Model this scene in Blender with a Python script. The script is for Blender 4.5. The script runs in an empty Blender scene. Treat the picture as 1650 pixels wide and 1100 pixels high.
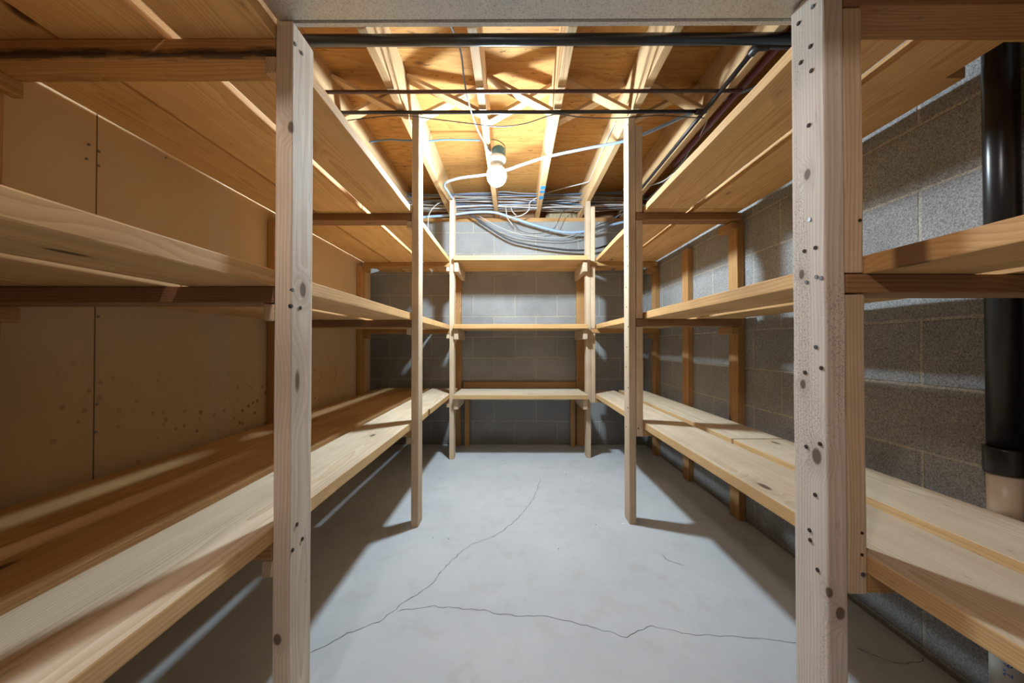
import bpy, bmesh, math, random
from mathutils import Vector, Matrix, noise
R = math.radians
random.seed(7)
S = bpy.context.scene
COL = S.collection

# ---------------------------------------------------------------- camera, world, exposure
H = 0.96                       # camera height
F = 603.0                      # focal length in pixels of the 1650 px frame
PITCH = math.atan(6/F); YAW = math.atan(3/F)
cam_d = bpy.data.cameras.new('camera'); cam = bpy.data.objects.new('camera', cam_d); COL.objects.link(cam)
cam_d.sensor_width = 36; cam_d.lens = F/1650*36; cam_d.clip_start = 0.02
cam.location = (0, 0, H); cam.rotation_euler = (R(90)+PITCH, 0, YAW)
S.camera = cam
w = bpy.data.worlds.new('world'); S.world = w; w.use_nodes = True
w.node_tree.nodes['Background'].inputs[0].default_value = (1.0, 0.80, 0.66, 1)
w.node_tree.nodes['Background'].inputs[1].default_value = 0.27
S.view_settings.view_transform = 'Standard'; S.view_settings.look = 'None'
S.view_settings.gamma = 1; S.view_settings.use_curve_mapping = False
S.view_settings.exposure = 0.0
BULB = Vector((-0.108, 2.335, H+1.07)); BULB_STRENGTH = 1020
SECOND = Vector((-0.42, -0.25, H+1.02)); SECOND_STRENGTH = 260

_M = Matrix.Rotation(YAW, 3, 'Z') @ Matrix.Rotation(R(90)+PITCH, 3, 'X')
def ray(px, py): return _M @ Vector(((px-825)/F, -(py-550)/F, -1))
def P(px, py, Y):              # the point at depth Y seen at a pixel of the photograph
    d = ray(px, py); return Vector((d.x/d.y*Y, Y, H+d.z/d.y*Y))
def PX(px, py, X):             # same on the vertical plane x = X
    d = ray(px, py); return Vector((X, d.y/d.x*X, H+d.z/d.x*X))
def PZ(px, py, Z=0):           # same on the horizontal plane z = Z
    d = ray(px, py); t = (Z-H)/d.z; return Vector((d.x*t, d.y*t, Z))

# ---------------------------------------------------------------- node helpers
class N:
    def __init__(s, name):
        s.m = bpy.data.materials.new(name); s.m.use_nodes = True
        s.t = s.m.node_tree; s.n = s.t.nodes; s.l = s.t.links
        s.b = s.n['Principled BSDF']
    def set(s, sock, v):
        if hasattr(v, 'is_output') or isinstance(v, bpy.types.NodeSocket): s.l.new(v, sock)
        else: sock.default_value = v
    def new(s, typ, ins=(), out=0, **kw):
        n = s.n.new(typ)
        for k, v in kw.items(): setattr(n, k, v)
        for k, v in (ins.items() if isinstance(ins, dict) else enumerate(ins)):
            if v is not None: s.set(n.inputs[k], v)
        return n.outputs[out]
    def math(s, op, a, b=0.0, c=None, clamp=False):
        n = s.n.new('ShaderNodeMath'); n.operation = op; n.use_clamp = clamp
        s.set(n.inputs[0], a); s.set(n.inputs[1], b)
        if c is not None: s.set(n.inputs[2], c)
        return n.outputs[0]
    def vmath(s, op, a, b=(0,0,0), out=0):
        n = s.n.new('ShaderNodeVectorMath'); n.operation = op
        s.set(n.inputs[0], a); s.set(n.inputs[1], b); return n.outputs[out]
    def mix(s, f, a, b, blend='MIX'):
        n = s.n.new('ShaderNodeMix'); n.data_type = 'RGBA'; n.blend_type = blend
        s.set(n.inputs[0], f); s.set(n.inputs[6], a); s.set(n.inputs[7], b); return n.outputs[2]
    def ramp(s, f, stops):
        n = s.n.new('ShaderNodeValToRGB'); s.set(n.inputs[0], f); e = n.color_ramp.elements
        while len(e) < len(stops): e.new(0.5)
        for i, (p, c) in enumerate(stops):
            e[i].position = p; e[i].color = c if len(c) == 4 else (*c, 1)
        return n.outputs[0]
    def rng(s, v, a, b, c=0.0, d=1.0, smooth=False):
        n = s.n.new('ShaderNodeMapRange'); n.clamp = True
        if smooth: n.interpolation_type = 'SMOOTHSTEP'
        s.set(n.inputs[0], v); s.set(n.inputs[1], a); s.set(n.inputs[2], b); s.set(n.inputs[3], c); s.set(n.inputs[4], d)
        return n.outputs[0]
    def noise(s, vec, scale, detail=4, rough=0.5, dist=0.0, out=0):
        n = s.n.new('ShaderNodeTexNoise'); s.set(n.inputs['Vector'], vec)
        n.inputs['Scale'].default_value = scale; n.inputs['Detail'].default_value = detail
        n.inputs['Roughness'].default_value = rough; n.inputs['Distortion'].default_value = dist
        return n.outputs[out]
    def coord(s): return s.n.new('ShaderNodeTexCoord').outputs['Object']
    def bump(s, h, strength=0.3, dist=0.002):
        n = s.n.new('ShaderNodeBump'); s.set(n.inputs['Height'], h)
        n.inputs['Strength'].default_value = strength; n.inputs['Distance'].default_value = dist
        s.l.new(n.outputs[0], s.b.inputs['Normal'])
    def col(s, c): s.set(s.b.inputs['Base Color'], c if not isinstance(c, tuple) else (*c, 1))
    def rough(s, v): s.set(s.b.inputs['Roughness'], v)

def plain(name, c, rough=0.5, metal=0.0, spec=0.5):
    m = N(name); m.col(c); m.rough(rough); m.b.inputs['Metallic'].default_value = metal
    m.b.inputs['Specular IOR Level'].default_value = spec
    return m.m

def wood(name, light, dark, knotc, knots=(), speck=0.0, knot_thr=0.5, edge=None, streak=False):
    """softwood: local x is the grain; rings, fine grain, scattered knots, dirt"""
    m = N(name); co = m.coord()
    rnd = m.n.new('ShaderNodeObjectInfo').outputs['Random']
    off = m.new('ShaderNodeCombineXYZ', (m.math('MULTIPLY', rnd, 37.0), m.math('MULTIPLY', rnd, 11.0), m.math('MULTIPLY', rnd, 5.3)))
    po = m.vmath('ADD', co, off)
    # knots
    kv = m.vmath('MULTIPLY', po, (2.6, 7.5, 0.8))
    vor = m.n.new('ShaderNodeTexVoronoi'); m.l.new(kv, vor.inputs['Vector']); vor.inputs['Scale'].default_value = 1.0
    vc = m.new('ShaderNodeSeparateColor', (vor.outputs['Color'],))
    sel = m.math('GREATER_THAN', vc, knot_thr)
    kd = vor.outputs['Distance']
    kmask = m.math('MULTIPLY', m.rng(kd, 0.055, 0.10, 1.0, 0.0, True), sel)
    khalo = m.math('MULTIPLY', m.rng(kd, 0.05, 0.40, 1.0, 0.0, True), sel)
    for (kx, ky, kz, r) in knots:
        dd = m.vmath('LENGTH', m.vmath('MULTIPLY', m.vmath('SUBTRACT', co, (kx, ky, kz)), (0.7, 1.0, 1.0)), out=1)
        kmask = m.math('MAXIMUM', kmask, m.rng(dd, r*0.7, r*1.1, 1.0, 0.0, True))
        khalo = m.math('MAXIMUM', khalo, m.rng(dd, r, r*3.2, 1.0, 0.0, True))
    # rings
    sep = m.n.new('ShaderNodeSeparateXYZ'); m.l.new(co, sep.inputs[0])
    warp = m.noise(m.vmath('MULTIPLY', po, (1.6, 9, 9)), 1.0, 2, 0.5)
    cy = m.math('SUBTRACT', sep.outputs[1], m.math('MULTIPLY', m.math('SUBTRACT', rnd, 0.5), 0.25))
    cz = m.math('ADD', sep.outputs[2], m.math('ADD', 0.05, m.math('MULTIPLY', rnd, 0.06)))
    rr = m.math('SQRT', m.math('ADD', m.math('MULTIPLY', cy, cy), m.math('MULTIPLY', cz, cz)))
    rr = m.math('ADD', rr, m.math('MULTIPLY', warp, 0.030))
    rr = m.math('ADD', rr, m.math('MULTIPLY', khalo, 0.014))
    ring = m.math('FRACT', m.math('MULTIPLY', rr, 150.0))
    ring = m.math('POWER', ring, 1.8)
    fine = m.noise(m.vmath('MULTIPLY', po, (6, 260, 260)), 1.0, 3, 0.6)
    med = m.noise(m.vmath('MULTIPLY', po, (1.2, 22, 22)), 1.0, 4, 0.6)
    g = m.math('ADD', m.math('MULTIPLY', ring, 0.36), m.math('ADD', m.math('MULTIPLY', fine, 0.35), m.math('MULTIPLY', med, 0.75)))
    base = m.mix(m.rng(g, 0.42, 0.95), (*light, 1), (*dark, 1))
    blot = m.noise(po, 3.0, 3, 0.6)
    base = m.mix(m.rng(blot, 0.45, 0.72, 0.0, 0.45), base, (*[a*0.78 for a in dark], 1))
    base = m.mix(m.math('MULTIPLY', khalo, 0.35), base, (*[a*0.72 for a in dark], 1))
    tone = m.math('ADD', 0.90, m.math('MULTIPLY', rnd, 0.2))
    base = m.mix(1.0, base, m.new('ShaderNodeCombineColor', (tone, tone, tone)), 'MULTIPLY')
    dirt = m.noise(m.vmath('MULTIPLY', po, (10, 34, 34)), 1.0, 6, 0.7)
    base = m.mix(m.rng(dirt, 0.62, 0.74, 0.0, 0.6), base, (*[a*0.45 for a in dark], 1))
    base = m.mix(m.math('MULTIPLY', kmask, 0.85), base, (*knotc, 1))
    if speck:
        sp = m.noise(po, 260.0, 3, 0.6); zone = m.noise(m.vmath('MULTIPLY', po, (2.2, 14, 14)), 1.0, 2)
        f = m.math('MULTIPLY', m.rng(sp, 0.52, 0.60), m.rng(zone, 0.50, 0.62, 0.0, speck))
        base = m.mix(f, base, (0.10, 0.07, 0.07, 1))
    if edge:                      # the narrow side faces are tinted yellower than the broad faces
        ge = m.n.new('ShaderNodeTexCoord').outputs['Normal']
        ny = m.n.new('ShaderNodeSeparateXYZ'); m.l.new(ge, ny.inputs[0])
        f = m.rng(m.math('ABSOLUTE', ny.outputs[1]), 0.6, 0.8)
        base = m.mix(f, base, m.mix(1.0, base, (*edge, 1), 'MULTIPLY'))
    if streak:                    # black stain along the front lower arris
        dy_ = m.math('ADD', sep.outputs[1], 0.0445); dz_ = m.math('ADD', sep.outputs[2], 0.019)
        dd = m.math('SQRT', m.math('ADD', m.math('MULTIPLY', dy_, dy_), m.math('MULTIPLY', dz_, dz_)))
        sn = m.noise(m.vmath('MULTIPLY', po, (9, 60, 60)), 1.0, 5, 0.7)
        base = m.mix(m.rng(m.math('SUBTRACT', m.math('MULTIPLY', sn, 0.05), dd), 0.006, 0.020, 0.0, 0.9), base, (0.03, 0.02, 0.015, 1))
    m.col(base); m.rough(m.rng(fine, 0.3, 0.7, 0.62, 0.8)); m.b.inputs['Specular IOR Level'].default_value = 0.25
    m.bump(m.math('SUBTRACT', g, m.math('MULTIPLY', kmask, 0.6)), 0.25, 0.0012)
    return m.m

KN = (0.10, 0.045, 0.02)
M_post  = wood('pine_post',  (0.72, 0.57, 0.41), (0.50, 0.34, 0.20), KN)
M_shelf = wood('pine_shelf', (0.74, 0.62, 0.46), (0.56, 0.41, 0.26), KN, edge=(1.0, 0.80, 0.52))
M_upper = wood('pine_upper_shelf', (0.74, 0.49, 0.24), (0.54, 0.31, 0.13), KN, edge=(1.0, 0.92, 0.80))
M_stained = wood('pine_stained', (0.55, 0.32, 0.13), (0.36, 0.18, 0.065), (0.07, 0.03, 0.015), streak=True)
M_orange= wood('pine_orange',(0.55, 0.32, 0.13), (0.36, 0.18, 0.065), (0.07, 0.03, 0.015))
M_brown = wood('pine_brown', (0.36, 0.20, 0.10), (0.22, 0.11, 0.05), (0.05, 0.025, 0.015))
M_joist = wood('fir_joist',  (0.66, 0.45, 0.24), (0.46, 0.27, 0.12), KN)

def M_blocks(name, ax, shift):
    m = N(name); co = m.coord(); sep = m.n.new('ShaderNodeSeparateXYZ'); m.l.new(co, sep.inputs[0])
    wob = m.math('MULTIPLY', m.math('SUBTRACT', m.noise(co, 5.0, 3), 0.5), 0.006)
    u = m.math('ADD', m.math('SUBTRACT', sep.outputs[ax], shift-0.2032+8.128), 16.256)
    u = m.math('ADD', u, wob)
    v = m.math('ADD', m.math('SUBTRACT', sep.outputs[2], 0.022-0.4064), wob)
    vec = m.new('ShaderNodeCombineXYZ', (u, v, 0.0))
    b = m.n.new('ShaderNodeTexBrick'); m.l.new(vec, b.inputs['Vector']); b.offset = 0.5; b.offset_frequency = 2
    b.inputs['Scale'].default_value = 1; b.inputs['Brick Width'].default_value = 0.4064; b.inputs['Row Height'].default_value = 0.2032
    b.inputs['Mortar Size'].default_value = 0.0060; b.inputs['Mortar Smooth'].default_value = 0.35
    b.inputs['Color1'].default_value = (0.29, 0.288, 0.285, 1); b.inputs['Color2'].default_value = (0.325, 0.322, 0.315, 1)
    b.inputs['Mortar'].default_value = (0.44, 0.41, 0.35, 1)
    grain = m.noise(co, 230.0, 4, 0.75); pits = m.noise(co, 75.0, 3, 0.6); big = m.noise(co, 2.4, 4, 0.6)
    c = m.mix(m.rng(grain, 0.30, 0.70), b.outputs['Color'], (0.5, 0.5, 0.5, 1), 'OVERLAY')
    gg = m.rng(grain, 0.30, 0.70, 0.35, 1.7)
    c = m.mix(1.0, b.outputs['Color'], m.new('ShaderNodeCombineColor', (gg, gg, gg)), 'MULTIPLY')
    bb = m.rng(big, 0.3, 0.7, 0.82, 1.15)
    c = m.mix(1.0, c, m.new('ShaderNodeCombineColor', (bb, bb, bb)), 'MULTIPLY')
    c = m.mix(m.rng(pits, 0.70, 0.78, 0.0, 0.6), c, (0.07, 0.065, 0.06, 1))
    # darker brown tone near the floor
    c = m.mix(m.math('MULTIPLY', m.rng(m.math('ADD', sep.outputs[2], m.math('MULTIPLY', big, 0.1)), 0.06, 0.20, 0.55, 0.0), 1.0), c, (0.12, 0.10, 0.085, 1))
    m.col(c); m.rough(0.95); m.b.inputs['Specular IOR Level'].default_value = 0.15
    h = m.math('ADD', m.math('MULTIPLY', b.outputs['Fac'], -1.0), m.math('ADD', m.math('MULTIPLY', grain, 0.5), m.math('MULTIPLY', pits, 0.4)))
    m.bump(h, 0.75, 0.005)
    return m.m
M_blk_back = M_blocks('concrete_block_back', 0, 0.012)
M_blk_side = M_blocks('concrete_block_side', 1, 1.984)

def M_floor_():
    m = N('concrete_floor'); co = m.coord()
    a = m.noise(co, 1.6, 5, 0.6); b = m.noise(co, 9.0, 5, 0.65, 0.4); c3 = m.noise(co, 160.0, 3, 0.6)
    c = m.mix(m.rng(a, 0.35, 0.65), (0.50, 0.515, 0.53, 1), (0.57, 0.58, 0.585, 1))
    c = m.mix(m.rng(b, 0.52, 0.75, 0.0, 0.4), c, (0.42, 0.39, 0.35, 1))
    c = m.mix(m.rng(c3, 0.62, 0.75, 0.0, 0.25), c, (0.30, 0.29, 0.28, 1))
    st = m.noise(co, 6.0, 6, 0.8, 1.0)
    c = m.mix(m.rng(st, 0.70, 0.80, 0.0, 0.6), c, (0.22, 0.20, 0.18, 1))
    m.col(c); m.rough(m.rng(b, 0.3, 0.7, 0.6, 0.85)); m.b.inputs['Specular IOR Level'].default_value = 0.3
    m.bump(m.math('ADD', m.math('MULTIPLY', b, 0.6), m.math('MULTIPLY', c3, 0.3)), 0.25, 0.003)
    return m.m
M_floor = M_floor_()

def M_drywall_():
    m = N('tan_drywall'); co = m.coord(); sep = m.n.new('ShaderNodeSeparateXYZ'); m.l.new(co, sep.inputs[0])
    y = sep.outputs[1]; z = sep.outputs[2]
    a = m.noise(co, 2.0, 4, 0.6); f = m.noise(co, 140, 2)
    c = m.mix(m.rng(a, 0.3, 0.7), (0.56, 0.40, 0.235, 1), (0.62, 0.45, 0.27, 1))
    # mould spots low on the sheet
    vo = m.n.new('ShaderNodeTexVoronoi'); m.l.new(co, vo.inputs['Vector']); vo.inputs['Scale'].default_value = 24
    sz = m.new('ShaderNodeSeparateColor', (vo.outputs['Color'],))
    spot = m.rng(m.math('SUBTRACT', vo.outputs['Distance'], m.math('MULTIPLY', sz, 0.26)), 0.0, 0.10, 1.0, 0.0)
    zone = m.math('MULTIPLY', m.rng(m.math('ADD', z, m.math('MULTIPLY', a, 0.3)), 0.82, 1.12, 1.0, 0.0), m.rng(m.noise(co, 4.0, 2), 0.40, 0.60))
    c = m.mix(m.math('MULTIPLY', m.math('MULTIPLY', spot, zone), 0.75), c, (0.16, 0.085, 0.05, 1))
    # sheet seams, taped strip
    for ys in (1.163, -0.056, 2.382):
        d = m.math('ABSOLUTE', m.math('SUBTRACT', y, ys))
        c = m.mix(m.rng(d, 0.0012, 0.0028, 0.9, 0.0), c, (0.06, 0.04, 0.03, 1))
    for y0, y1 in ((1.60, 1.72), (2.95, 3.12)):
        s1 = m.math('MULTIPLY', m.rng(y, y0, y0+0.006), m.rng(y, y1-0.006, y1, 1.0, 0.0))
        c = m.mix(m.math('MULTIPLY', s1, 0.45), c, (0.56, 0.45, 0.34, 1))
    m.col(c); m.rough(0.9); m.b.inputs['Specular IOR Level'].default_value = 0.2
    m.bump(f, 0.08, 0.001)
    return m.m
M_dry = M_drywall_()

def M_ply_():
    m = N('subfloor_plywood'); co = m.coord(); sep = m.n.new('ShaderNodeSeparateXYZ'); m.l.new(co, sep.inputs[0])
    warp = m.noise(m.vmath('MULTIPLY', co, (1.0, 3.0, 1)), 1.3, 3, 0.5)
    v = m.math('ADD', m.math('MULTIPLY', sep.outputs[1], 16.0), m.math('MULTIPLY', warp, 9.0))
    g1 = m.math('POWER', m.math('FRACT', v), 2.0)
    fine = m.noise(m.vmath('MULTIPLY', co, (7, 130, 1)), 1.0, 4, 0.65)
    c = m.mix(m.rng(m.math('ADD', m.math('MULTIPLY', g1, 0.45), m.math('MULTIPLY', fine, 0.9)), 0.3, 1.1), (0.54, 0.29, 0.09, 1), (0.36, 0.165, 0.042, 1))
    bl = m.noise(co, 2.2, 3); c = m.mix(m.rng(bl, 0.42, 0.68, 0.0, 0.5), c, (0.36, 0.17, 0.05, 1))
    sp = m.noise(m.vmath('MULTIPLY', co, (13, 55, 1)), 1.0, 5, 0.75, 0.6)
    c = m.mix(m.rng(sp, 0.60, 0.645, 0.0, 0.9), c, (0.10, 0.04, 0.015, 1))
    kv = m.n.new('ShaderNodeTexVoronoi'); m.l.new(m.vmath('MULTIPLY', co, (2.4, 4.2, 1)), kv.inputs['Vector']); kv.inputs['Scale'].default_value = 1
    ks = m.math('GREATER_THAN', m.new('ShaderNodeSeparateColor', (kv.outputs['Color'],)), 0.55)
    c = m.mix(m.math('MULTIPLY', m.rng(kv.outputs['Distance'], 0.06, 0.11, 0.8, 0.0), ks), c, (0.13, 0.055, 0.02, 1))
    for ys in (0.62, 1.84, 3.06):
        d = m.math('ABSOLUTE', m.math('SUBTRACT', sep.outputs[1], ys)); c = m.mix(m.rng(d, 0.001, 0.003, 0.85, 0.0), c, (0.06, 0.03, 0.015, 1))
    m.col(c); m.rough(0.75); m.b.inputs['Specular IOR Level'].default_value = 0.25; m.bump(fine, 0.2, 0.001)
    return m.m
M_ply = M_ply_()

def M_galv_():
    m = N('galvanised_steel'); co = m.coord()
    a = m.noise(co, 9.0, 4, 0.6); b = m.noise(co, 260.0, 3, 0.7)
    c = m.mix(m.rng(a, 0.3, 0.7), (0.58, 0.58, 0.56, 1), (0.74, 0.72, 0.67, 1))
    c = m.mix(m.rng(b, 0.50, 0.64, 0.0, 0.5), c, (0.24, 0.215, 0.20, 1))
    m.col(c); m.b.inputs['Metallic'].default_value = 0.55; m.rough(m.rng(a, 0.3, 0.7, 0.36, 0.55)); m.bump(a, 0.3, 0.004)
    return m.m
M_galv = M_galv_()

M_black = plain('black_plastic_pipe', (0.012, 0.013, 0.017), 0.28)
M_iron  = plain('black_iron_pipe', (0.035, 0.03, 0.03), 0.4, 0.3)
M_rust  = plain('brown_painted_pipe', (0.10, 0.045, 0.035), 0.5, 0.2)
M_cream = plain('cream_plastic_pipe', (0.62, 0.52, 0.40), 0.4)
M_pvc   = plain('white_plastic_pipe', (0.62, 0.60, 0.55), 0.4)
M_ink   = plain('blue_ink', (0.03, 0.14, 0.36), 0.6)
M_wht   = plain('white_cable', (0.50, 0.48, 0.46), 0.45)
M_crm   = plain('cream_cable', (0.36, 0.28, 0.19), 0.5)
M_gry   = plain('grey_cable', (0.20, 0.23, 0.27), 0.45)
M_blu   = plain('pale_blue_cable', (0.30, 0.42, 0.58), 0.4)
M_dblu  = plain('blue_cable', (0.10, 0.20, 0.36), 0.45)
M_blkc  = plain('black_cable', (0.04, 0.04, 0.045), 0.5)
M_tape  = plain('blue_tape', (0.05, 0.30, 0.62), 0.6)
M_screw = plain('steel_screw', (0.20, 0.21, 0.23), 0.4, 0.8)
M_dark  = plain('dark_hole', (0.035, 0.022, 0.015), 0.9)
M_crack = plain('crack_dirt', (0.10, 0.095, 0.09), 1.0)
M_chip  = plain('white_chip', (0.8, 0.78, 0.74), 0.8)
M_sock  = plain('blue_grey_socket', (0.05, 0.16, 0.22), 0.4)
M_plate = plain('white_porcelain', (0.8, 0.8, 0.78), 0.35)
M_wire  = plain('steel_wire', (0.35, 0.33, 0.30), 0.4, 0.8)
M_maroon= plain('maroon_paint', (0.12, 0.02, 0.03), 0.6)
def M_ins_():
    m = N('kraft_insulation'); co = m.coord(); a = m.noise(co, 45, 5, 0.7)
    m.col(m.mix(m.rng(a, 0.3, 0.7), (0.34, 0.26, 0.15, 1), (0.52, 0.44, 0.29, 1))); m.rough(1.0); m.bump(a, 1.0, 0.01); return m.m
M_ins = M_ins_()
def emis(name, c, s):
    m = N(name); m.col(c); m.b.inputs['Emission Color'].default_value = (*c, 1); m.b.inputs['Emission Strength'].default_value = s; return m.m
M_bulb = emis('lit_bulb', (0.70, 0.87, 1.0), BULB_STRENGTH)
M_bulb2 = emis('lit_bulb_behind', (1.0, 0.92, 0.90), SECOND_STRENGTH)

# ---------------------------------------------------------------- mesh helpers
def link(name, bm, mat, parent=None, smooth=False, M=None):
    me = bpy.data.meshes.new(name); bm.normal_update(); bm.to_mesh(me); bm.free(); me.materials.append(mat)
    if smooth:
        for p in me.polygons: p.use_smooth = True
    o = bpy.data.objects.new(name, me); COL.objects.link(o)
    if parent is not None:
        o.parent = parent
        base = world_of(parent).inverted()
        o.matrix_basis = base @ (M if M is not None else Matrix.Identity(4))
    elif M is not None: o.matrix_basis = M
    return o
def world_of(p):
    m = Matrix.Identity(4)
    while p is not None: m = p.matrix_basis @ m; p = p.parent
    return m
def tag(o, label, cat, group=None):
    o['label'] = label; o['category'] = cat
    if group: o['group'] = group
    return o
def thing(name, loc, label, cat, group=None):
    o = bpy.data.objects.new(name, None); COL.objects.link(o); o.location = loc; o.empty_display_size = 0.1
    return tag(o, label, cat, group)
def struct(o): o['kind'] = 'structure'; return o

def board(name, xr, yr, zr, mat, parent=None, bevel=0.003, wob=0.0012, notch=None):
    """sawn board between world limits; its local x axis runs along its longest side"""
    lo = Vector((xr[0], yr[0], zr[0])); hi = Vector((xr[1], yr[1], zr[1])); c = (lo+hi)/2; d = hi-lo
    order = sorted(range(3), key=lambda i: -d[i])
    ax = [Vector([1.0 if j == i else 0.0 for j in range(3)]) for i in order]
    if ax[0].cross(ax[1]).dot(ax[2]) < 0: ax[2] = -ax[2]
    L, W, T = d[order[0]], d[order[1]], d[order[2]]
    bm = bmesh.new(); n = max(2, min(14, int(L/0.14)))
    rings = []
    for i in range(n+1):
        x = -L/2+L*i/n; ring = []
        s = Vector(c)*3.7 + Vector((i*0.9, 0, 0))
        dy = (noise.noise(s))*wob*2; dz = (noise.noise(s+Vector((5,5,5))))*wob if 0 < i < n else 0
        for (a, b) in ((-1,-1),(1,-1),(1,1),(-1,1)):
            e = noise.noise(s+Vector((a*3, b*3, 1)))*wob
            ring.append(bm.verts.new((x, a*W/2+dy+e, b*T/2+dz)))
        rings.append(ring)
    for i in range(n):
        for k in range(4):
            bm.faces.new((rings[i][k], rings[i+1][k], rings[i+1][(k+1)%4], rings[i][(k+1)%4]))
    bm.faces.new(rings[0]); bm.faces.new(rings[-1][::-1])
    bmesh.ops.recalc_face_normals(bm, faces=bm.faces)
    es = [e for e in bm.edges if len(e.link_faces) == 2 and e.calc_face_angle() > 0.8]
    bmesh.ops.bevel(bm, geom=es, offset=min(bevel, T*0.3), segments=2, affect='EDGES', profile=0.6)
    M = Matrix.Identity(4)
    for j in range(3):
        for i in range(3): M[i][j] = ax[j][i]
    M.translation = c
    return link(name, bm, mat, parent, False, M)

def notch(o, xr, yr, zr):
    c = box('cutter', xr, yr, zr, o.data.materials[0])
    md = o.modifiers.new('n', 'BOOLEAN'); md.object = c; md.operation = 'DIFFERENCE'; md.solver = 'EXACT'
    bpy.context.view_layer.update()
    me = bpy.data.meshes.new_from_object(o.evaluated_get(bpy.context.evaluated_depsgraph_get()))
    o.modifiers.clear(); o.data = me; bpy.data.objects.remove(c)
def box(name, xr, yr, zr, mat, parent=None, bevel=0.0):
    bm = bmesh.new(); bmesh.ops.create_cube(bm, size=1)
    for v in bm.verts:
        v.co = Vector([(r[0]+r[1])/2 + c*(r[1]-r[0]) for r, c in zip((xr, yr, zr), v.co)])
    if bevel: bmesh.ops.bevel(bm, geom=list(bm.edges), offset=bevel, segments=2, affect='EDGES')
    return link(name, bm, mat, parent)

def smooth_path(pts, sub=6):
    pts = [Vector(p) for p in pts]; out = []
    for i in range(len(pts)-1):
        p0 = pts[max(i-1,0)]; p1 = pts[i]; p2 = pts[i+1]; p3 = pts[min(i+2, len(pts)-1)]
        for k in range(sub):
            t = k/sub
            out.append(0.5*((2*p1)+(p2-p0)*t+(2*p0-5*p1+4*p2-p3)*t*t+(3*p1-p0-3*p2+p3)*t**3))
    out.append(pts[-1]); return out
def add_tube(bm, pts, r, seg=8, cap=True):
    prev = None; up = Vector((0.13, 0.21, 1)).normalized(); n = len(pts); first = None
    for i, p in enumerate(pts):
        t = (pts[min(i+1, n-1)]-pts[max(i-1, 0)]).normalized()
        a = t.cross(up)
        if a.length < 1e-3: a = t.cross(Vector((1,0,0)))
        a.normalize(); b = t.cross(a)
        rr = r[i] if isinstance(r, (list, tuple)) else r
        ring = [bm.verts.new(p+(a*math.cos(2*math.pi*k/seg)+b*math.sin(2*math.pi*k/seg))*rr) for k in range(seg)]
        if prev:
            for k in range(seg): bm.faces.new((prev[k], prev[(k+1)%seg], ring[(k+1)%seg], ring[k]))
        else: first = ring
        prev = ring
    if cap: bm.faces.new(first[::-1]); bm.faces.new(prev)
def tube(name, pts, r, mat, parent=None, seg=10, sm=6):
    bm = bmesh.new(); add_tube(bm, smooth_path(pts, sm) if sm else [Vector(p) for p in pts], r, seg)
    bmesh.ops.recalc_face_normals(bm, faces=bm.faces)
    return link(name, bm, mat, parent, True)
def lathe(name, prof, loc, mat, parent=None, seg=28, smooth=True):
    bm = bmesh.new(); rings = []
    for (r, z) in prof:
        if r < 1e-5: rings.append([bm.verts.new((loc[0], loc[1], loc[2]+z))])
        else: rings.append([bm.verts.new((loc[0]+r*math.cos(2*math.pi*k/seg), loc[1]+r*math.sin(2*math.pi*k/seg), loc[2]+z)) for k in range(seg)])
    for a, b in zip(rings, rings[1:]):
        for k in range(seg):
            k2 = (k+1) % seg
            if len(a) == 1 and len(b) == 1: continue
            if len(a) == 1: bm.faces.new((a[0], b[k], b[k2]))
            elif len(b) == 1: bm.faces.new((a[k], a[k2], b[0]))
            else: bm.faces.new((a[k], a[k2], b[k2], b[k]))
    bmesh.ops.recalc_face_normals(bm, faces=bm.faces)
    return link(name, bm, mat, parent, smooth)

# ---------------------------------------------------------------- the room shell
XL, XR, YB = -1.31, 1.268, 3.63
ZJ, ZS = H+1.24, H+1.475            # underside of joists, underside of subfloor
floor = struct(box('floor', (-1.9, 1.6), (-2.4, 3.9), (-0.12, 0.0), M_floor))
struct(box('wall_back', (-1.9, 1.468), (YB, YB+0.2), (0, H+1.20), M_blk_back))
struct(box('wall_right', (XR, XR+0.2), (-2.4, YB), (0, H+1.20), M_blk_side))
struct(box('wall_left', (XL-0.09, XL), (-2.4, 3.405), (0, ZJ+0.2), M_dry))
struct(box('wall_left_return', (-1.9, XL-0.09), (3.40, YB), (0, H+1.20), M_blk_back))
struct(box('ceiling', (-1.9, 1.6), (-2.4, 3.9), (ZS, ZS+0.018), M_ply))
struct(board('trim_1', (-1.9, XR+0.14), (YB, YB+0.14), (H+1.20, ZJ), M_orange))                 # sill plates
struct(board('trim_2', (XR, XR+0.14), (-2.4, YB), (H+1.20, ZJ), M_orange))
struct(board('trim_3', (-1.9, XR+0.18), (YB+0.14, YB+0.18), (ZJ-0.04, ZS), M_brown))           # rim joists
struct(board('trim_4', (XR+0.14, XR+0.18), (-2.4, YB+0.14), (ZJ-0.04, ZS), M_brown))

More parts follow.
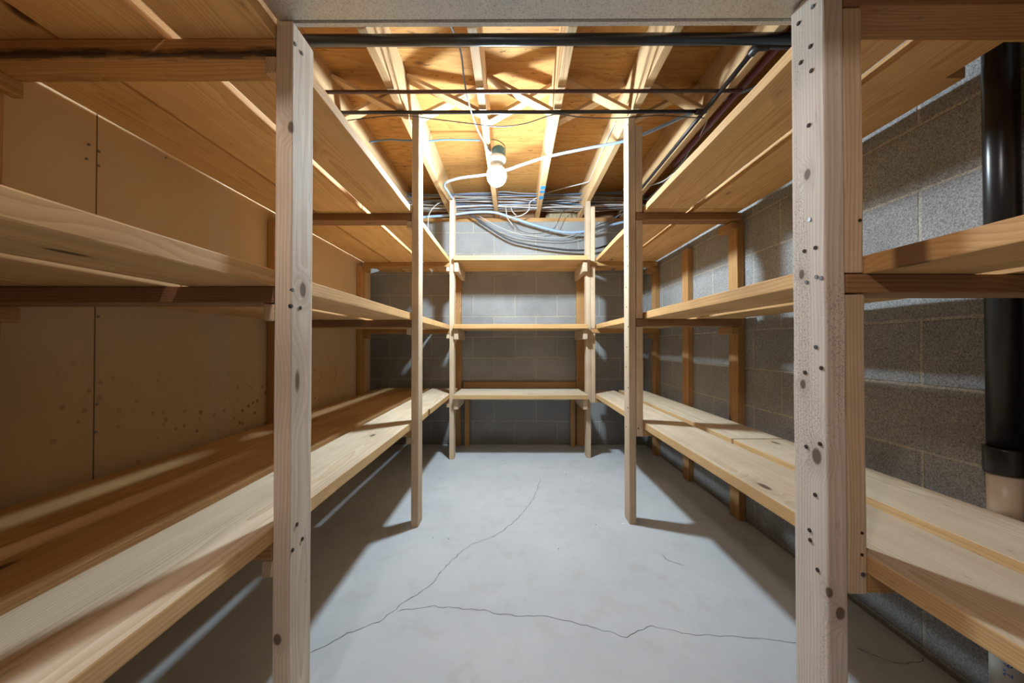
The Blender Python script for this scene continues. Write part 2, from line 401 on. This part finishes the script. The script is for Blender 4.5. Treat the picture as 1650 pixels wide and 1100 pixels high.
# cracks and chips in the floor
def ribbon(name, px, wd, seed, mat=M_crack, par=None):
    rnd = random.Random(seed); pts = [PZ(x, y, 0.0006) for x, y in px]; path = []
    for a, b in zip(pts, pts[1:]):
        n = max(3, int((b-a).length/0.018)); t = (b-a).normalized(); s = Vector((-t.y, t.x, 0))
        for k in range(n): path.append(a.lerp(b, k/n)+s*rnd.uniform(-0.006, 0.006))
    path.append(pts[-1]); bm = bmesh.new(); prev = None
    for i, p in enumerate(path):
        t = (path[min(i+1, len(path)-1)]-path[max(i-1, 0)]).normalized(); s = Vector((-t.y, t.x, 0))*wd*rnd.uniform(0.35, 1.0)
        if i in (0, len(path)-1): s *= 0.2
        v = (bm.verts.new(p+s), bm.verts.new(p-s))
        if prev: bm.faces.new((prev[0], prev[1], v[1], v[0]))
        prev = v
    bmesh.ops.recalc_face_normals(bm, faces=bm.faces)
    o = link(name, bm, mat, par); return o
for i, (px, wd) in enumerate([
    ([(497,1054),(560,1020),(610,1002),(650,972),(690,946),(730,900),(757,878),(800,862),(835,835),(862,800),(872,770)], 0.0016),
    ([(640,984),(700,976),(770,982),(830,992),(870,990),(920,1000),(980,1018),(1010,1026),(1050,1008),(1100,1020),(1170,1024),(1288,1034)], 0.0012),
    ([(1063,893),(1085,906),(1105,912)], 0.0022),
    ([(1372,1040),(1430,1064),(1470,1068),(1500,1058)], 0.0012)]):
    ribbon('crack', px, wd, i, par=floor)
def spot(px, py, r, mat, name='chip'):
    p = PZ(px, py, 0.0); return lathe(name, [(0, 0.002), (r*0.7, 0.0016), (r, 0.0)], p, mat, floor, 7, False)
for px, py, r in ((1004,843,0.007),(958,776,0.003),(1292,1047,0.005)): spot(px, py, r, M_chip)
for px, py, r in ((935,773,.004),(912,764,.004),(697,866,.003),(723,868,.003),(733,706,.004),(815,746,.004),(960,845,.003),(900,884,.003)): spot(px, py, r, M_crack, 'pit')

# ---------------------------------------------------------------- joists, bridging
JX = [(-1.022,-0.984), (-0.616,-0.578), (-0.183,-0.145), (0.211,0.249), (0.625,0.663), (1.03,1.068)]
JL = ['ceiling joist above the left shelves, leftmost of the joists',
      'ceiling joist running over the posts of the left shelving',
      'ceiling joist the bare bulb hangs beside, brightly lit',
      'ceiling joist just right of the bulb with blue tape near its far end',
      'ceiling joist over the right shelving posts with a white cable on its side',
      'ceiling joist above the right shelves beside the small black iron pipe']
for i, (a, b) in enumerate(JX):
    o = board('ceiling_joist', (a, b), (-2.4, YB+0.14), (ZJ, ZS), M_joist)
    tag(o, JL[i], 'joist', 'joists under the subfloor')
BL = ['crossed wooden bridging left of the left post line', 'crossed wooden bridging between the left posts joist and the bulb joist',
      'crossed wooden bridging in the bay right over the bulb, brightest pair', 'crossed wooden bridging between the taped joist and the right posts joist',
      'crossed wooden bridging in the rightmost bay by the iron pipe']
def brace(x0, z0, x1, z1, y, parent):
    a = Vector((x0, y, z0)); b = Vector((x1, y, z1)); d = b-a; L = d.length; t = d.normalized(); yv = Vector((0,1,0)); zv = t.cross(yv)
    bm = bmesh.new(); bmesh.ops.create_cube(bm, size=1)
    for v in bm.verts: v.co = Vector((v.co.x*L, v.co.y*0.064, v.co.z*0.019))
    bmesh.ops.bevel(bm, geom=list(bm.edges), offset=0.002, segments=1, affect='EDGES')
    M = Matrix.Identity(4)
    for j, vv in enumerate((t, yv, zv)):
        for i in range(3): M[i][j] = vv[i]
    M.translation = (a+b)/2
    return link('brace', bm, M_joist, parent, False, M)
for i in range(5):
    x0 = JX[i][1]+0.002; x1 = JX[i+1][0]-0.002
    if i == 4: pass
    t = thing('cross_bridging', ((x0+x1)/2, 2.06, ZJ), BL[i], 'bridging', 'wooden cross bridging between joists')
    brace(x0, ZS-0.025, x1, ZJ+0.02, 2.02, t); brace(x0, ZJ+0.02, x1, ZS-0.025, 2.10, t)

# ---------------------------------------------------------------- shelving
def disc(parent, p, n, r, mat, name='screw'):
    t = Vector(n); bm = bmesh.new()
    add_tube(bm, [Vector(p)-t*0.004, Vector(p)+t*0.0020], r, 10); bmesh.ops.recalc_face_normals(bm, faces=bm.faces)
    return link(name, bm, mat, parent)
PW, PD, TH = 0.038, 0.089, 0.037
def knots_local(px, X, post_c, signs, r):
    out = []
    for (x, y, rr) in px:
        p = PX(x, y, X); d = p-post_c
        out.append((d, rr))
    return out

# ---- left unit
LF = [0.845, 1.98, 3.15]
LT, LM, LB = 0.702, 0.134, -0.447      # underside of the boards above the camera height
left = thing('shelving_unit', (-0.9, 1.5, 0), 'long wooden shelving unit along the tan drywall, three shelves of plank boards', 'shelving', 'built-in pine shelving')
M_L1 = None
for i, y in enumerate(LF):
    top = (0.741, 1.238, 1.25)[i]
    mat = M_post
    if i == 0:
        c = Vector((-0.524, y+PD/2, (H+top)/2))
        ks = []
        for (x, yy, rr) in ((469,203,.012),(488,467,.014),(443,1030,.010)):
            if x == 443: p = P(x+4, yy, y)
            else: p = PX(x, yy, -0.505)
            d = p-c; ks.append((d, rr))
        # local axes of a vertical post: x = z, y = y, z = -x or x
        kl = [(d.z, d.y, -d.x, rr) for d, rr in ks]+[(d.z, d.y, d.x, rr) for d, rr in ks[:0]]
        mat = wood('pine_post_near_left', (0.80, 0.69, 0.56), (0.60, 0.46, 0.33), KN, kl, 0, 0.9)
    post = board('post', (-0.543, -0.505), (y, y+PD), (0, H+top), mat, left, 0.003, 0.0006)
    if i == 0:
        for (x, yy) in ((475,71),(486,86),(471,467),(469,493),(483.5,496),(478,844.5),(486.7,868),(471,886)):
            disc(post, PX(x, yy, -0.505), (1,0,0), 0.0045, M_screw if yy < 480 else M_dark)
    for k, lv in enumerate((LT, LM, LB)):
        dz = -0.008 if (i > 0 and k == 0) else 0.0
        cm = (M_stained, M_brown, M_orange)[k] if i == 0 else (M_brown if i == 1 and k < 2 else M_orange)
        board('crossbar', (-1.270, -0.5445), (y, y+PD), (H+lv-0.038, H+lv-0.0005), cm, left)
        board('cleat_block', (-0.571, -0.5445), (y+0.003, y+PD-0.004), (H+lv-0.078, H+lv-0.0390), M_post, left, 0.004)
        board('cleat_block', (-1.270, -1.243), (y+0.01, y+PD+0.004), (H+lv-0.078, H+lv-0.0390), M_orange, left, 0.004)
for y in (0.832, 1.975, 3.10):
    board('wall_post', (XL+0.001, -1.2715), (y, y+PD), (0, H+LT-0.04), M_orange, left)
bays_L = [(-1.6, 0.883), (0.884, 1.953), (1.954, 3.60)]
T2 = 0.033
for b, (y0, y1) in enumerate(bays_L):
    o1 = (0.0, 0.0, 0.004)[b]
    board('shelf_board', (-0.760, -0.544+o1), (y0, y1), (H+LT, H+LT+T2), M_upper, left)
    board('shelf_board', (-1.040, -0.796), (y0, y1), (H+LT, H+LT+T2), M_upper, left)
    board('shelf_board', (-1.266, -1.054), (y0, y1), (H+LT, H+LT+T2), M_upper, left)
    board('shelf_board', (-0.747, -0.544+o1), (y0, y1), (H+LM, H+LM+TH), M_upper, left)
    board('shelf_board', (-1.030, -0.790), (y0, y1), (H+LM, H+LM+TH), M_upper, left)
    board('shelf_board', (-1.285, -1.046), (y0, y1), (H+LM, H+LM+TH), M_upper, left)
    e2 = 0.008 if b == 2 else 0
    ya, yb = (y0, y1-0.065) if b == 1 else ((y0-0.067 if b == 2 else y0), y1)
    if b == 0: continue
    if b == 1: y0 = ya = -1.6
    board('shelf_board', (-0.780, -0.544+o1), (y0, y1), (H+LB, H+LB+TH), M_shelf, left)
    board('shelf_board', (-1.044, -0.812+e2), (ya, yb), (H+LB, H+LB+TH), M_upper, left)
    board('shelf_board', (-1.285, -1.052), (y0, y1), (H+LB, H+LB+TH), M_upper, left)

# ---- right unit
RF = [0.745, 2.02, 3.20]
RT, RM, RB = 0.718, 0.142, -0.451
right = thing('shelving_unit', (0.95, 1.5, 0), 'long wooden shelving unit along the right concrete block wall, two boards deep', 'shelving', 'built-in pine shelving')
for i, y in enumerate(RF):
    top = (0.741, 1.238, 1.238)[i]
    mat = M_post
    if i == 0:
        c = Vector((0.639, y+PD/2, (H+top)/2)); kl = []
        for (x, yy, rr) in ((1301,281,.009),(1292,442,.008),(1294,619,.008),(1316,735,.013)):
            d = PX(x, yy, 0.62)-c; kl.append((d.z, d.y, -d.x, rr))
        for (x, yy, rr) in ((1354,988,.010),(1336,955,.008)):
            d = P(x, yy, y)-c; kl.append((d.z, d.y, -d.x, rr))
        mat = wood('pine_post_near_right', (0.82, 0.73, 0.63), (0.62, 0.50, 0.40), KN, kl, 0.45, 0.9)
    post = board('post', (0.62, 0.658), (y, y+PD), (0, H+top), mat, right, 0.004, 0.0006)
    if i == 0:
        for j, (x, yy) in enumerate(((1310,11),(1287,38),(1306,75),(1290.5,101),(1307.7,114),(1303.5,202),(1305,354),(1296.6,404.5),(1314.5,399),(1316,446),
                        (1323.6,447.7),(1300,454.5),(1315,559),(1324,592.7),(1297.6,600),(1299.6,719.5),(1321.8,715),(1314,797),(1305,854),(1306,870),(1318,918))):
            disc(post, PX(x, yy, 0.62), (-1,0,0), 0.0042, M_screw if j in (0,6,9,10,11,12) else M_dark, 'screw' if j in (0,6,9,10,11,12) else 'nail_hole')
    if i == 1:
        for z in [H+1.2-0.11*k for k in range(16)]:
            disc(post, (0.62, y+0.03+0.02*math.sin(z*40), z), (-1,0,0), 0.0035, M_dark, 'nail_hole')
    cb = (M_brown, M_brown, M_orange)[i]
    for k, lv in enumerate((RT, RM, RB)):
        x0 = 0.6595 if k < 2 else 0.6985
        board('crossbar', (x0, 1.2285), (y, y+PD), (H+lv-0.038, H+lv-0.0005), M_orange if (k == 2 or i == 2) else cb, right)
        if i: board('cleat_block', (1.192, 1.2285), (y+0.03, y+0.17), (H+lv-0.080, H+lv-0.0390), M_orange, right, 0.005)
    # vertical spacer strips nailed beside the post, between the crossbars
    s0 = board('spacer_strip', (0.6595, 0.6965), (y+0.001, y+0.080), (H+RM+0.002, H+RT-0.041), M_post, right, 0.004)
    s1 = board('spacer_strip', (0.6595, 0.6965), (y+0.001, y+0.080), (H-0.491, H+RM-0.041), M_post, right, 0.004)
    if i: board('spacer_strip', (0.6595, 0.6965), (y+0.001, y+0.080), (H+RT+0.002, H+1.19), M_post, right, 0.004)
    if i == 0:
        for (x, yy, m_) in ((1385,355,M_dark),(1388,858,M_dark),(1388,893,M_dark),(1390,925,M_screw)):
            disc(s0 if yy < 400 else s1, P(x, yy, y+0.001), (0,-1,0), 0.0045 if m_ is M_screw else 0.003, m_, 'screw')
    if i == 1: disc(s1, P(1028.5, 690, y+0.001), (0,-1,0), 0.004, M_dark, 'nail_hole')
for y in (0.80, 2.06, 2.65, 3.256):
    board('wall_post', (1.230, XR-0.001), (y, y+PD), (0, H+RT-0.03), M_orange, right)
bays_R = [(-1.6, 0.790), (0.791, 1.967), (1.972, 3.60)]
for b, (y0, y1) in enumerate(bays_R):
    e = 0.007 if b == 2 else 0
    x0 = 0.6975+e
    board('shelf_board', (x0, 0.925+e), (y0, y1), (H+RT, H+RT+T2), M_upper, right)
    ob = board('shelf_board', (0.966, 1.213), (y0, y1), (H+RT, H+RT+T2), M_upper, right)
    if b == 1: notch(ob, (1.16, 1.25), (0.885, 1.005), (H+RT-0.05, H+RT+0.1))
    board('shelf_board', (x0, 0.924+e), (y0, y1), (H+RM, H+RM+TH), M_upper, right)
    board('shelf_board', (0.982, 1.222 if b == 2 else 1.195), (y0, y1), (H+RM, H+RM+TH), M_upper, right)
    if b == 0: continue
    if b == 1: y0 = -1.6
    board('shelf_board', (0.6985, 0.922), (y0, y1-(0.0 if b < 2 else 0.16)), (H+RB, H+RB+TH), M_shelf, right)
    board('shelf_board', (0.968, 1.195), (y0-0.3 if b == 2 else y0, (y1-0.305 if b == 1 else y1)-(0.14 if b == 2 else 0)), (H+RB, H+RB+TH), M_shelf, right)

# ---- back unit
back = thing('shelving_unit', (0.06, 3.38, 0), 'short wooden shelving unit across the far block wall, between the two long units', 'shelving', 'built-in pine shelving')
for k, zb in enumerate((0.707, 0.138, -0.448)):
    d2 = 3.59 if k < 2 else 3.535
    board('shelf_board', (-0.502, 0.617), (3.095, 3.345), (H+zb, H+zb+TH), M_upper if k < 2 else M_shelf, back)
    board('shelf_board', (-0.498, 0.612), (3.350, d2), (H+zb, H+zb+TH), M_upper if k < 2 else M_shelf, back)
    board('support_rail', (-0.5035, -0.466), (3.13, 3.585), (H+zb-0.090, H+zb-0.0005), M_post, back, 0.006)
    board('support_rail', (0.580, 0.6175), (3.13, 3.585), (H+zb-0.090, H+zb-0.0005), M_post, back, 0.006)
board('backing_board', (-0.482, 0.598), (YB-0.039, YB-0.001), (H-0.411, H-0.352), M_orange, back)
board('wall_post', (-0.595, -0.507), (YB-0.039, YB-0.001), (0, H+0.70), M_orange, back)
board('wall_post', (0.600, 0.688), (YB-0.039, YB-0.001), (0, H+0.70), M_orange, back)
board('leg', (-0.463, -0.419), (3.535, 3.573), (0, H-0.4485), M_orange, back)
board('leg', (0.535, 0.578), (3.535, 3.573), (0, H-0.4485), M_orange, back)

# ---------------------------------------------------------------- duct
duct = thing('metal_duct', (0.07, 0.6, H+0.745), 'flat galvanised steel duct overhead across the top of the photo', 'duct')
box('duct_body', (-0.545, 0.69), (0.37, 0.852), (H+0.745, H+1.10), M_galv, duct, 0.004)
box('seam_flange', (-0.548, 0.693), (0.8525, 0.868), (H+0.7435, H+1.105), M_galv, duct, 0.002)

# ---------------------------------------------------------------- pipes
def pipe(name, pts, r, mat, label, cat='pipe'):
    return tag(tube(name, pts, r, mat, None, 16, 0), label, cat)
zb = H+1.213
pb = thing('drain_pipe', (0, 1.475, zb), 'thick black plastic pipe crossing under the joists nearest the camera', 'pipe')
tube('pipe_run', [(-1.28, 1.475, zb), (1.25, 1.475, zb)], 0.021, M_black, pb, 20, 0)
tube('pipe_rail', [(-1.305, 1.80, H+1.228), (1.10, 1.80, H+1.228)], 0.009, M_rust, None, 12, 0)
tag(bpy.data.objects['pipe_rail'], 'thin brown pipe crossing under the joists, middle of the three cross pipes', 'pipe')
gp = thing('gas_pipe', (0.995, 1.7, H+1.225), 'small black iron pipe with elbow along the rightmost joist', 'pipe')
tube('pipe_run', [(0.995, 1.53, H+1.222), (0.995, 3.58, H+1.222)], 0.0105, M_iron, gp, 14, 0)
tube('elbow', [(0.995, 1.56, H+1.222), (0.997, 1.535, H+1.222), (1.01, 1.525, H+1.222), (1.035, 1.523, H+1.22)], 0.017, M_iron, gp, 14, 4)
tube('pipe_run', [(1.03, 1.523, H+1.22), (1.26, 1.523, H+1.22)], 0.0105, M_iron, gp, 14, 0)
tube('tee_fitting', [(0.955, 1.96, H+1.227), (0.995, 1.96, H+1.224), (1.0, 1.96, H+1.222)], 0.015, M_iron, gp, 14, 3)
tag(tube('branch_pipe', [(-1.305, 1.96, H+1.228), (0.96, 1.96, H+1.228)], 0.0095, M_iron, None, 12, 0), 'thin black pipe crossing under the joists, farthest of the three cross pipes', 'pipe')
# standpipe at the right wall
sp = thing('standpipe', (1.228, 0.93, 0), 'vertical drain pipe on the right block wall, black above and cream below its coupling', 'pipe')
cx, cy = 1.229, 0.945
lathe('black_pipe', [(0, H+1.19), (0.0305, H+1.19), (0.0305, H-0.27), (0, H-0.27)], (cx, cy, 0), M_black, sp, 32)
lathe('coupling', [(0.0305, H-0.255), (0.036, H-0.256), (0.037, H-0.260), (0.037, H-0.316), (0.036, H-0.320), (0.030, H-0.321)], (cx, cy, 0), M_black, sp, 32)
lathe('cream_pipe', [(0.0, H-0.318), (0.031, H-0.318), (0.031, H-0.48), (0.0, H-0.48)], (cx, cy, 0), M_cream, sp, 32)
wp = lathe('white_pipe', [(0.0, H-0.475), (0.0302, H-0.475), (0.0302, 0.0), (0.0, 0.0)], (cx, cy, 0), M_pvc, sp, 32)
def text(body, size, M, mat, parent, name='printed_marking'):
    cu = bpy.data.curves.new('t', 'FONT'); cu.body = body; cu.size = size; cu.extrude = 0.0002; cu.align_x = 'LEFT'; cu.align_y = 'CENTER'
    to = bpy.data.objects.new('t', cu); COL.objects.link(to); bpy.context.view_layer.update()
    me = bpy.data.meshes.new_from_object(to.evaluated_get(bpy.context.evaluated_depsgraph_get())); bpy.data.objects.remove(to); bpy.data.curves.remove(cu)
    for v in me.vertices: v.co = M(v.co)
    me.materials.clear(); me.materials.append(mat)
    o = bpy.data.objects.new(name, me); COL.objects.link(o); o.parent = parent
    o.matrix_basis = world_of(parent).inverted(); return o
ang0 = math.atan2(-cy, -cx)+0.03          # side of the pipe that faces the camera
def wrap(co, z0=0.02):
    a = ang0 - (co.y)/0.0305; r = 0.0306+co.z
    return Vector((cx+r*math.cos(a), cy+r*math.sin(a), z0+co.x))
# (reading upwards)
text('2" 68', 0.021, lambda c: wrap(c, 0.150), M_ink, wp)

# ---------------------------------------------------------------- hanging bulb
lamp = thing('hanging_lamp', (BULB.x, BULB.y, BULB.z-0.06), 'bare lit bulb in a blue socket hanging from a ceiling joist', 'lamp')
bx, by, bz = BULB
lathe('bulb', [(0, -0.075), (0.022, -0.071), (0.041, -0.059), (0.055, -0.039), (0.061, -0.013), (0.060, 0.006), (0.055, 0.022), (0.0, 0.022)], BULB, M_bulb, lamp, 32)
lathe('added_bulb_base', [(0.0, 0.023), (0.055, 0.023), (0.046, 0.040), (0.030, 0.056), (0.024, 0.065), (0.0, 0.065)], BULB, M_plate, lamp, 32)  # opaque housing added to cut the light thrown up at the ceiling
lathe('collar', [(0.0, 0.066), (0.030, 0.066), (0.046, 0.072), (0.057, 0.086), (0.059, 0.100), (0.052, 0.110), (0.0, 0.112)], BULB, M_plate, lamp, 32)
lathe('socket', [(0.0, 0.112), (0.042, 0.112), (0.043, 0.118), (0.043, 0.158), (0.038, 0.163), (0.030, 0.170), (0.012, 0.172), (0.0, 0.172)], (bx+0.012, by, bz), M_sock, lamp, 24)
tube('hook', [(bx+0.053, by, bz+0.13), (bx+0.053, by, bz+0.175), (bx+0.03, by, bz+0.20), (bx+0.0, by, bz+0.215), (bx-0.034, by, bz+0.222)], 0.003, M_wire, lamp, 8)
# lamp of the room behind the camera
lamp2 = thing('ceiling_bulb', (SECOND.x, SECOND.y, SECOND.z-0.06), 'second bare bulb on the ceiling behind the camera, outside the photo', 'lamp')
lathe('bulb', [(0, -0.06), (0.03, -0.05), (0.048, -0.02), (0.048, 0.01), (0.034, 0.04), (0.02, 0.06), (0, 0.06)], SECOND, M_bulb2, lamp2, 24)
lathe('socket', [(0, 0.061), (0.03, 0.061), (0.055, 0.08), (0.06, 0.11), (0, 0.11)], SECOND, M_plate, lamp2, 24)
box('mount_board', (SECOND.x-0.17, SECOND.x+0.20), (SECOND.y-0.05, SECOND.y+0.05), (SECOND.z+0.11, ZJ-0.0005), M_joist, lamp2)

# ---------------------------------------------------------------- cables
def cable(pts, r, mat, label, group=None, sub=6, name='cable'):
    return tag(tube(name, [P(*p) for p in pts], r, mat, None, 8, sub), label, 'cable', group)
cable([(1225,138,1.93),(1198,147,1.99),(1120,180,2.09),(1033,218,2.15),(1003,228,2.2),(940,240,2.32),(884,252,2.42),(845,264,2.5),(810,276,2.58),(778,282,2.62),(740,287,2.68),(716,296,2.76),(722,309,2.95),(729,320,3.12)],
      0.009, M_blu, 'pale blue cable strung under the joists from right post past the bulb')
cable([(992,196,2.27),(985,210,2.36),(975,232,2.52),(962,262,2.79),(950,290,3.06),(944,294,3.1),(905,304,3.3),(862,316,3.5)], 0.005, M_wht, 'white cable stapled to side of joist then crossing towards the bulb')
cable([(594,229,2.53),(625,225,2.53),(648,226,2.53),(690,227,2.53),(720,225,2.53),(773,226,2.53)], 0.0055, M_dblu, 'blue cable running across left of the bulb near the subfloor')
cable([(560,194,1.97),(640,186,1.94),(700,192,1.97),(750,198,2.0),(790,203,2.02),(820,203,2.02),(850,198,2.0),(880,188,1.96),(900,184,1.94),(940,189,1.96),(1000,190,1.97),(1060,186,1.95),(1110,189,1.96),(1135,190,1.96)],
      0.0025, M_blkc, 'thin black wire drooping below the bridging, across the joists')
cable([(722,30,1.48),(728,45,1.52),(736,62,1.57),(741,78,1.61),(745,100,1.67),(748,130,1.75),(757,172,1.90),(768,205,2.07),(778,225,2.2),(787,240,2.33),(793,246,2.42)], 0.0042, M_gry, 'grey lamp cord running from the duct to the bulb socket')
rnd = random.Random(11)
mats = [M_wht,M_gry,M_crm,M_wht,M_gry,M_wht,M_dblu,M_crm,M_gry,M_wht,M_gry,M_crm,M_wht,M_dblu,M_wht,M_crm,M_gry,M_gry]
for i in range(18):
    zb0 = H+1.262+0.0088*i; yb0 = 3.40+0.011*((i*7) % 18); pts = []
    ph = rnd.uniform(0, 6); am = rnd.uniform(0.006, 0.02)
    x = -1.25
    while x < 1.36:
        pts.append(Vector((x, yb0+0.012*math.sin(3*x+ph), zb0+am*math.sin(5*x+ph)*0.8+rnd.uniform(-0.006, 0.006)))); x += 0.145
    tag(tube('cable', pts, 0.0042 if i % 4 else 0.0055, mats[i], None, 7, 4), {M_wht: 'white', M_gry: 'grey', M_crm: 'cream', M_dblu: 'dark blue'}[mats[i]]+' cable in the long bundle along the top of the far block wall', 'cable', {M_wht: 'white', M_gry: 'grey', M_crm: 'cream', M_dblu: 'dark blue'}[mats[i]]+' cables of the bundle above the far wall')
cable([(655,353,3.3),(690,349,3.36),(720,347,3.36),(760,342,3.40),(795,342,3.42),(820,349,3.44),(850,359,3.46),(880,368,3.48),(910,374,3.48),(940,373,3.46),(970,366,3.44),(1003,358,3.42),(1030,352,3.42)],
      0.012, M_blu, 'thick pale blue tube sagging across the top of the far wall', None, 6, 'blue_tube')
cable([(752,342,3.46),(770,354,3.48),(790,368,3.50),(820,386,3.52),(850,394,3.53),(880,399,3.53),(920,403,3.53),(950,402,3.53),(980,395,3.52),(1010,382,3.5),(1030,372,3.5)], 0.0095, M_blkc, 'lowest black cable sagging in front of the far wall')
cable([(768,350,3.49),(800,368,3.51),(830,380,3.52),(860,384,3.52),(900,386,3.52),(930,380,3.50),(960,364,3.48),(985,354,3.47),(1006,341,3.45)], 0.0038, M_gry, 'thin grey cable sagging just above the lowest black cable')
cable([(772,348,3.50),(803,365,3.52),(833,376,3.53),(865,381,3.53),(900,383,3.53),(930,377,3.52),(958,362,3.50)], 0.0028, M_wht, 'thinnest pale wire sagging beside the grey cable')
cable([(812,340,3.48),(828,360,3.50),(842,373,3.51),(868,376,3.51),(892,368,3.50),(900,355,3.50),(906,342,3.49),(915,335,3.48)], 0.003, M_blkc, 'thin black wire looped in a U on the far wall')
cable([(690,374,3.3),(690,352,3.3),(694,340,3.3),(704,329,3.3),(716,324,3.32)], 0.004, M_wht, 'white wire hanging down between the left middle and far posts')
cable([(729,327,3.3),(734,332,3.3),(735,344,3.3)], 0.004, M_crm, 'short cream wire end curling by the far left post')
cable([(866,318,3.42),(854,326,3.42),(852,338,3.42),(840,347,3.42),(820,351,3.42)], 0.005, M_wht, 'white wire curling down below the bundle right of the bulb')
cable([(815,333,3.42),(816,342,3.42),(818,352,3.42),(826,362,3.44)], 0.004, M_wht, 'short white wire end hanging beneath the bulb joist')
cable([(823,333,3.42),(826,341,3.42),(832,347,3.42)], 0.004, M_wht, 'shortest white wire end between bulb joist and taped joist')
cable([(1262,70,1.62),(1225,108,1.72),(1200,135,1.85),(1168,175,2.1),(1140,208,2.35),(1118,225,2.5)], 0.010, M_gry, 'thick grey cable in the dark bay above the right shelves')
cable([(1134,187,2.05),(1139,194,2.08),(1133,208,2.15),(1126,222,2.25)], 0.003, M_wht, 'white wire loop near the iron pipe elbow')
cable([(1108,255,2.55),(1098,270,2.6),(1082,282,2.7),(1066,293,2.8),(1045,299,2.9)], 0.0045, M_wht, 'white wire curving above the right top shelf, behind the right middle post')
cable([(1128,222,2.3),(1112,240,2.45),(1098,262,2.6),(1060,305,3.1),(1042,322,3.3)], 0.007, M_gry, 'grey cable along the edge of the dark right bay')

tag(tube('maroon_pipe', [(1.115, -0.5, H+1.26), (1.115, 2.6, H+1.26)], 0.016, M_maroon, None, 12, 0), 'dark maroon pipe just right of the rightmost joist', 'pipe')
# insulation scrap on the sill
bm = bmesh.new(); bmesh.ops.create_icosphere(bm, subdivisions=4, radius=1)
for v in bm.verts:
    n_ = 1+0.25*noise.noise(v.co*2.3); v.co = Vector((v.co.x*0.15*n_+0.47, v.co.y*0.045*n_+YB+0.075, max(v.co.z*0.085*n_+ZJ+0.03, ZJ+0.001)))
tag(link('insulation_scrap', bm, M_ins, None, True), 'tan lump of insulation on the sill above the far wall', 'insulation')
# blue tape on the joist
for k, (z0, z1) in enumerate(((300,305),(307,311),(316,321))):
    pa = PZ(866, z0, ZJ-0.0012); pb2 = PZ(866, z1, ZJ-0.0012)
    ya, yb = sorted((pa.y, pb2.y))
    box('blue_tape', (0.2105, 0.2495), (ya, yb), (ZJ-0.0014, ZJ-0.0002), M_tape)
    tag(bpy.data.objects['blue_tape' if k == 0 else 'blue_tape.%03d' % k], ['nearest', 'middle', 'farthest'][k]+' strip of blue tape under the joist right of the bulb', 'tape', 'blue tape on the joist')
# screws of the drywall
for (x, y) in ((143,233),(159,149+95),(139,256),(159,267),(267,254),(158,149+361),(156,651),(154,696)):
    p = PX(x, y, XL); disc(bpy.data.objects['wall_left'], p, (1,0,0), 0.004, M_screw)
for o in bpy.data.objects:
    if o.parent is None and o.type != 'CAMERA' and 'label' not in o and 'kind' not in o: print('UNTAGGED', o.name)
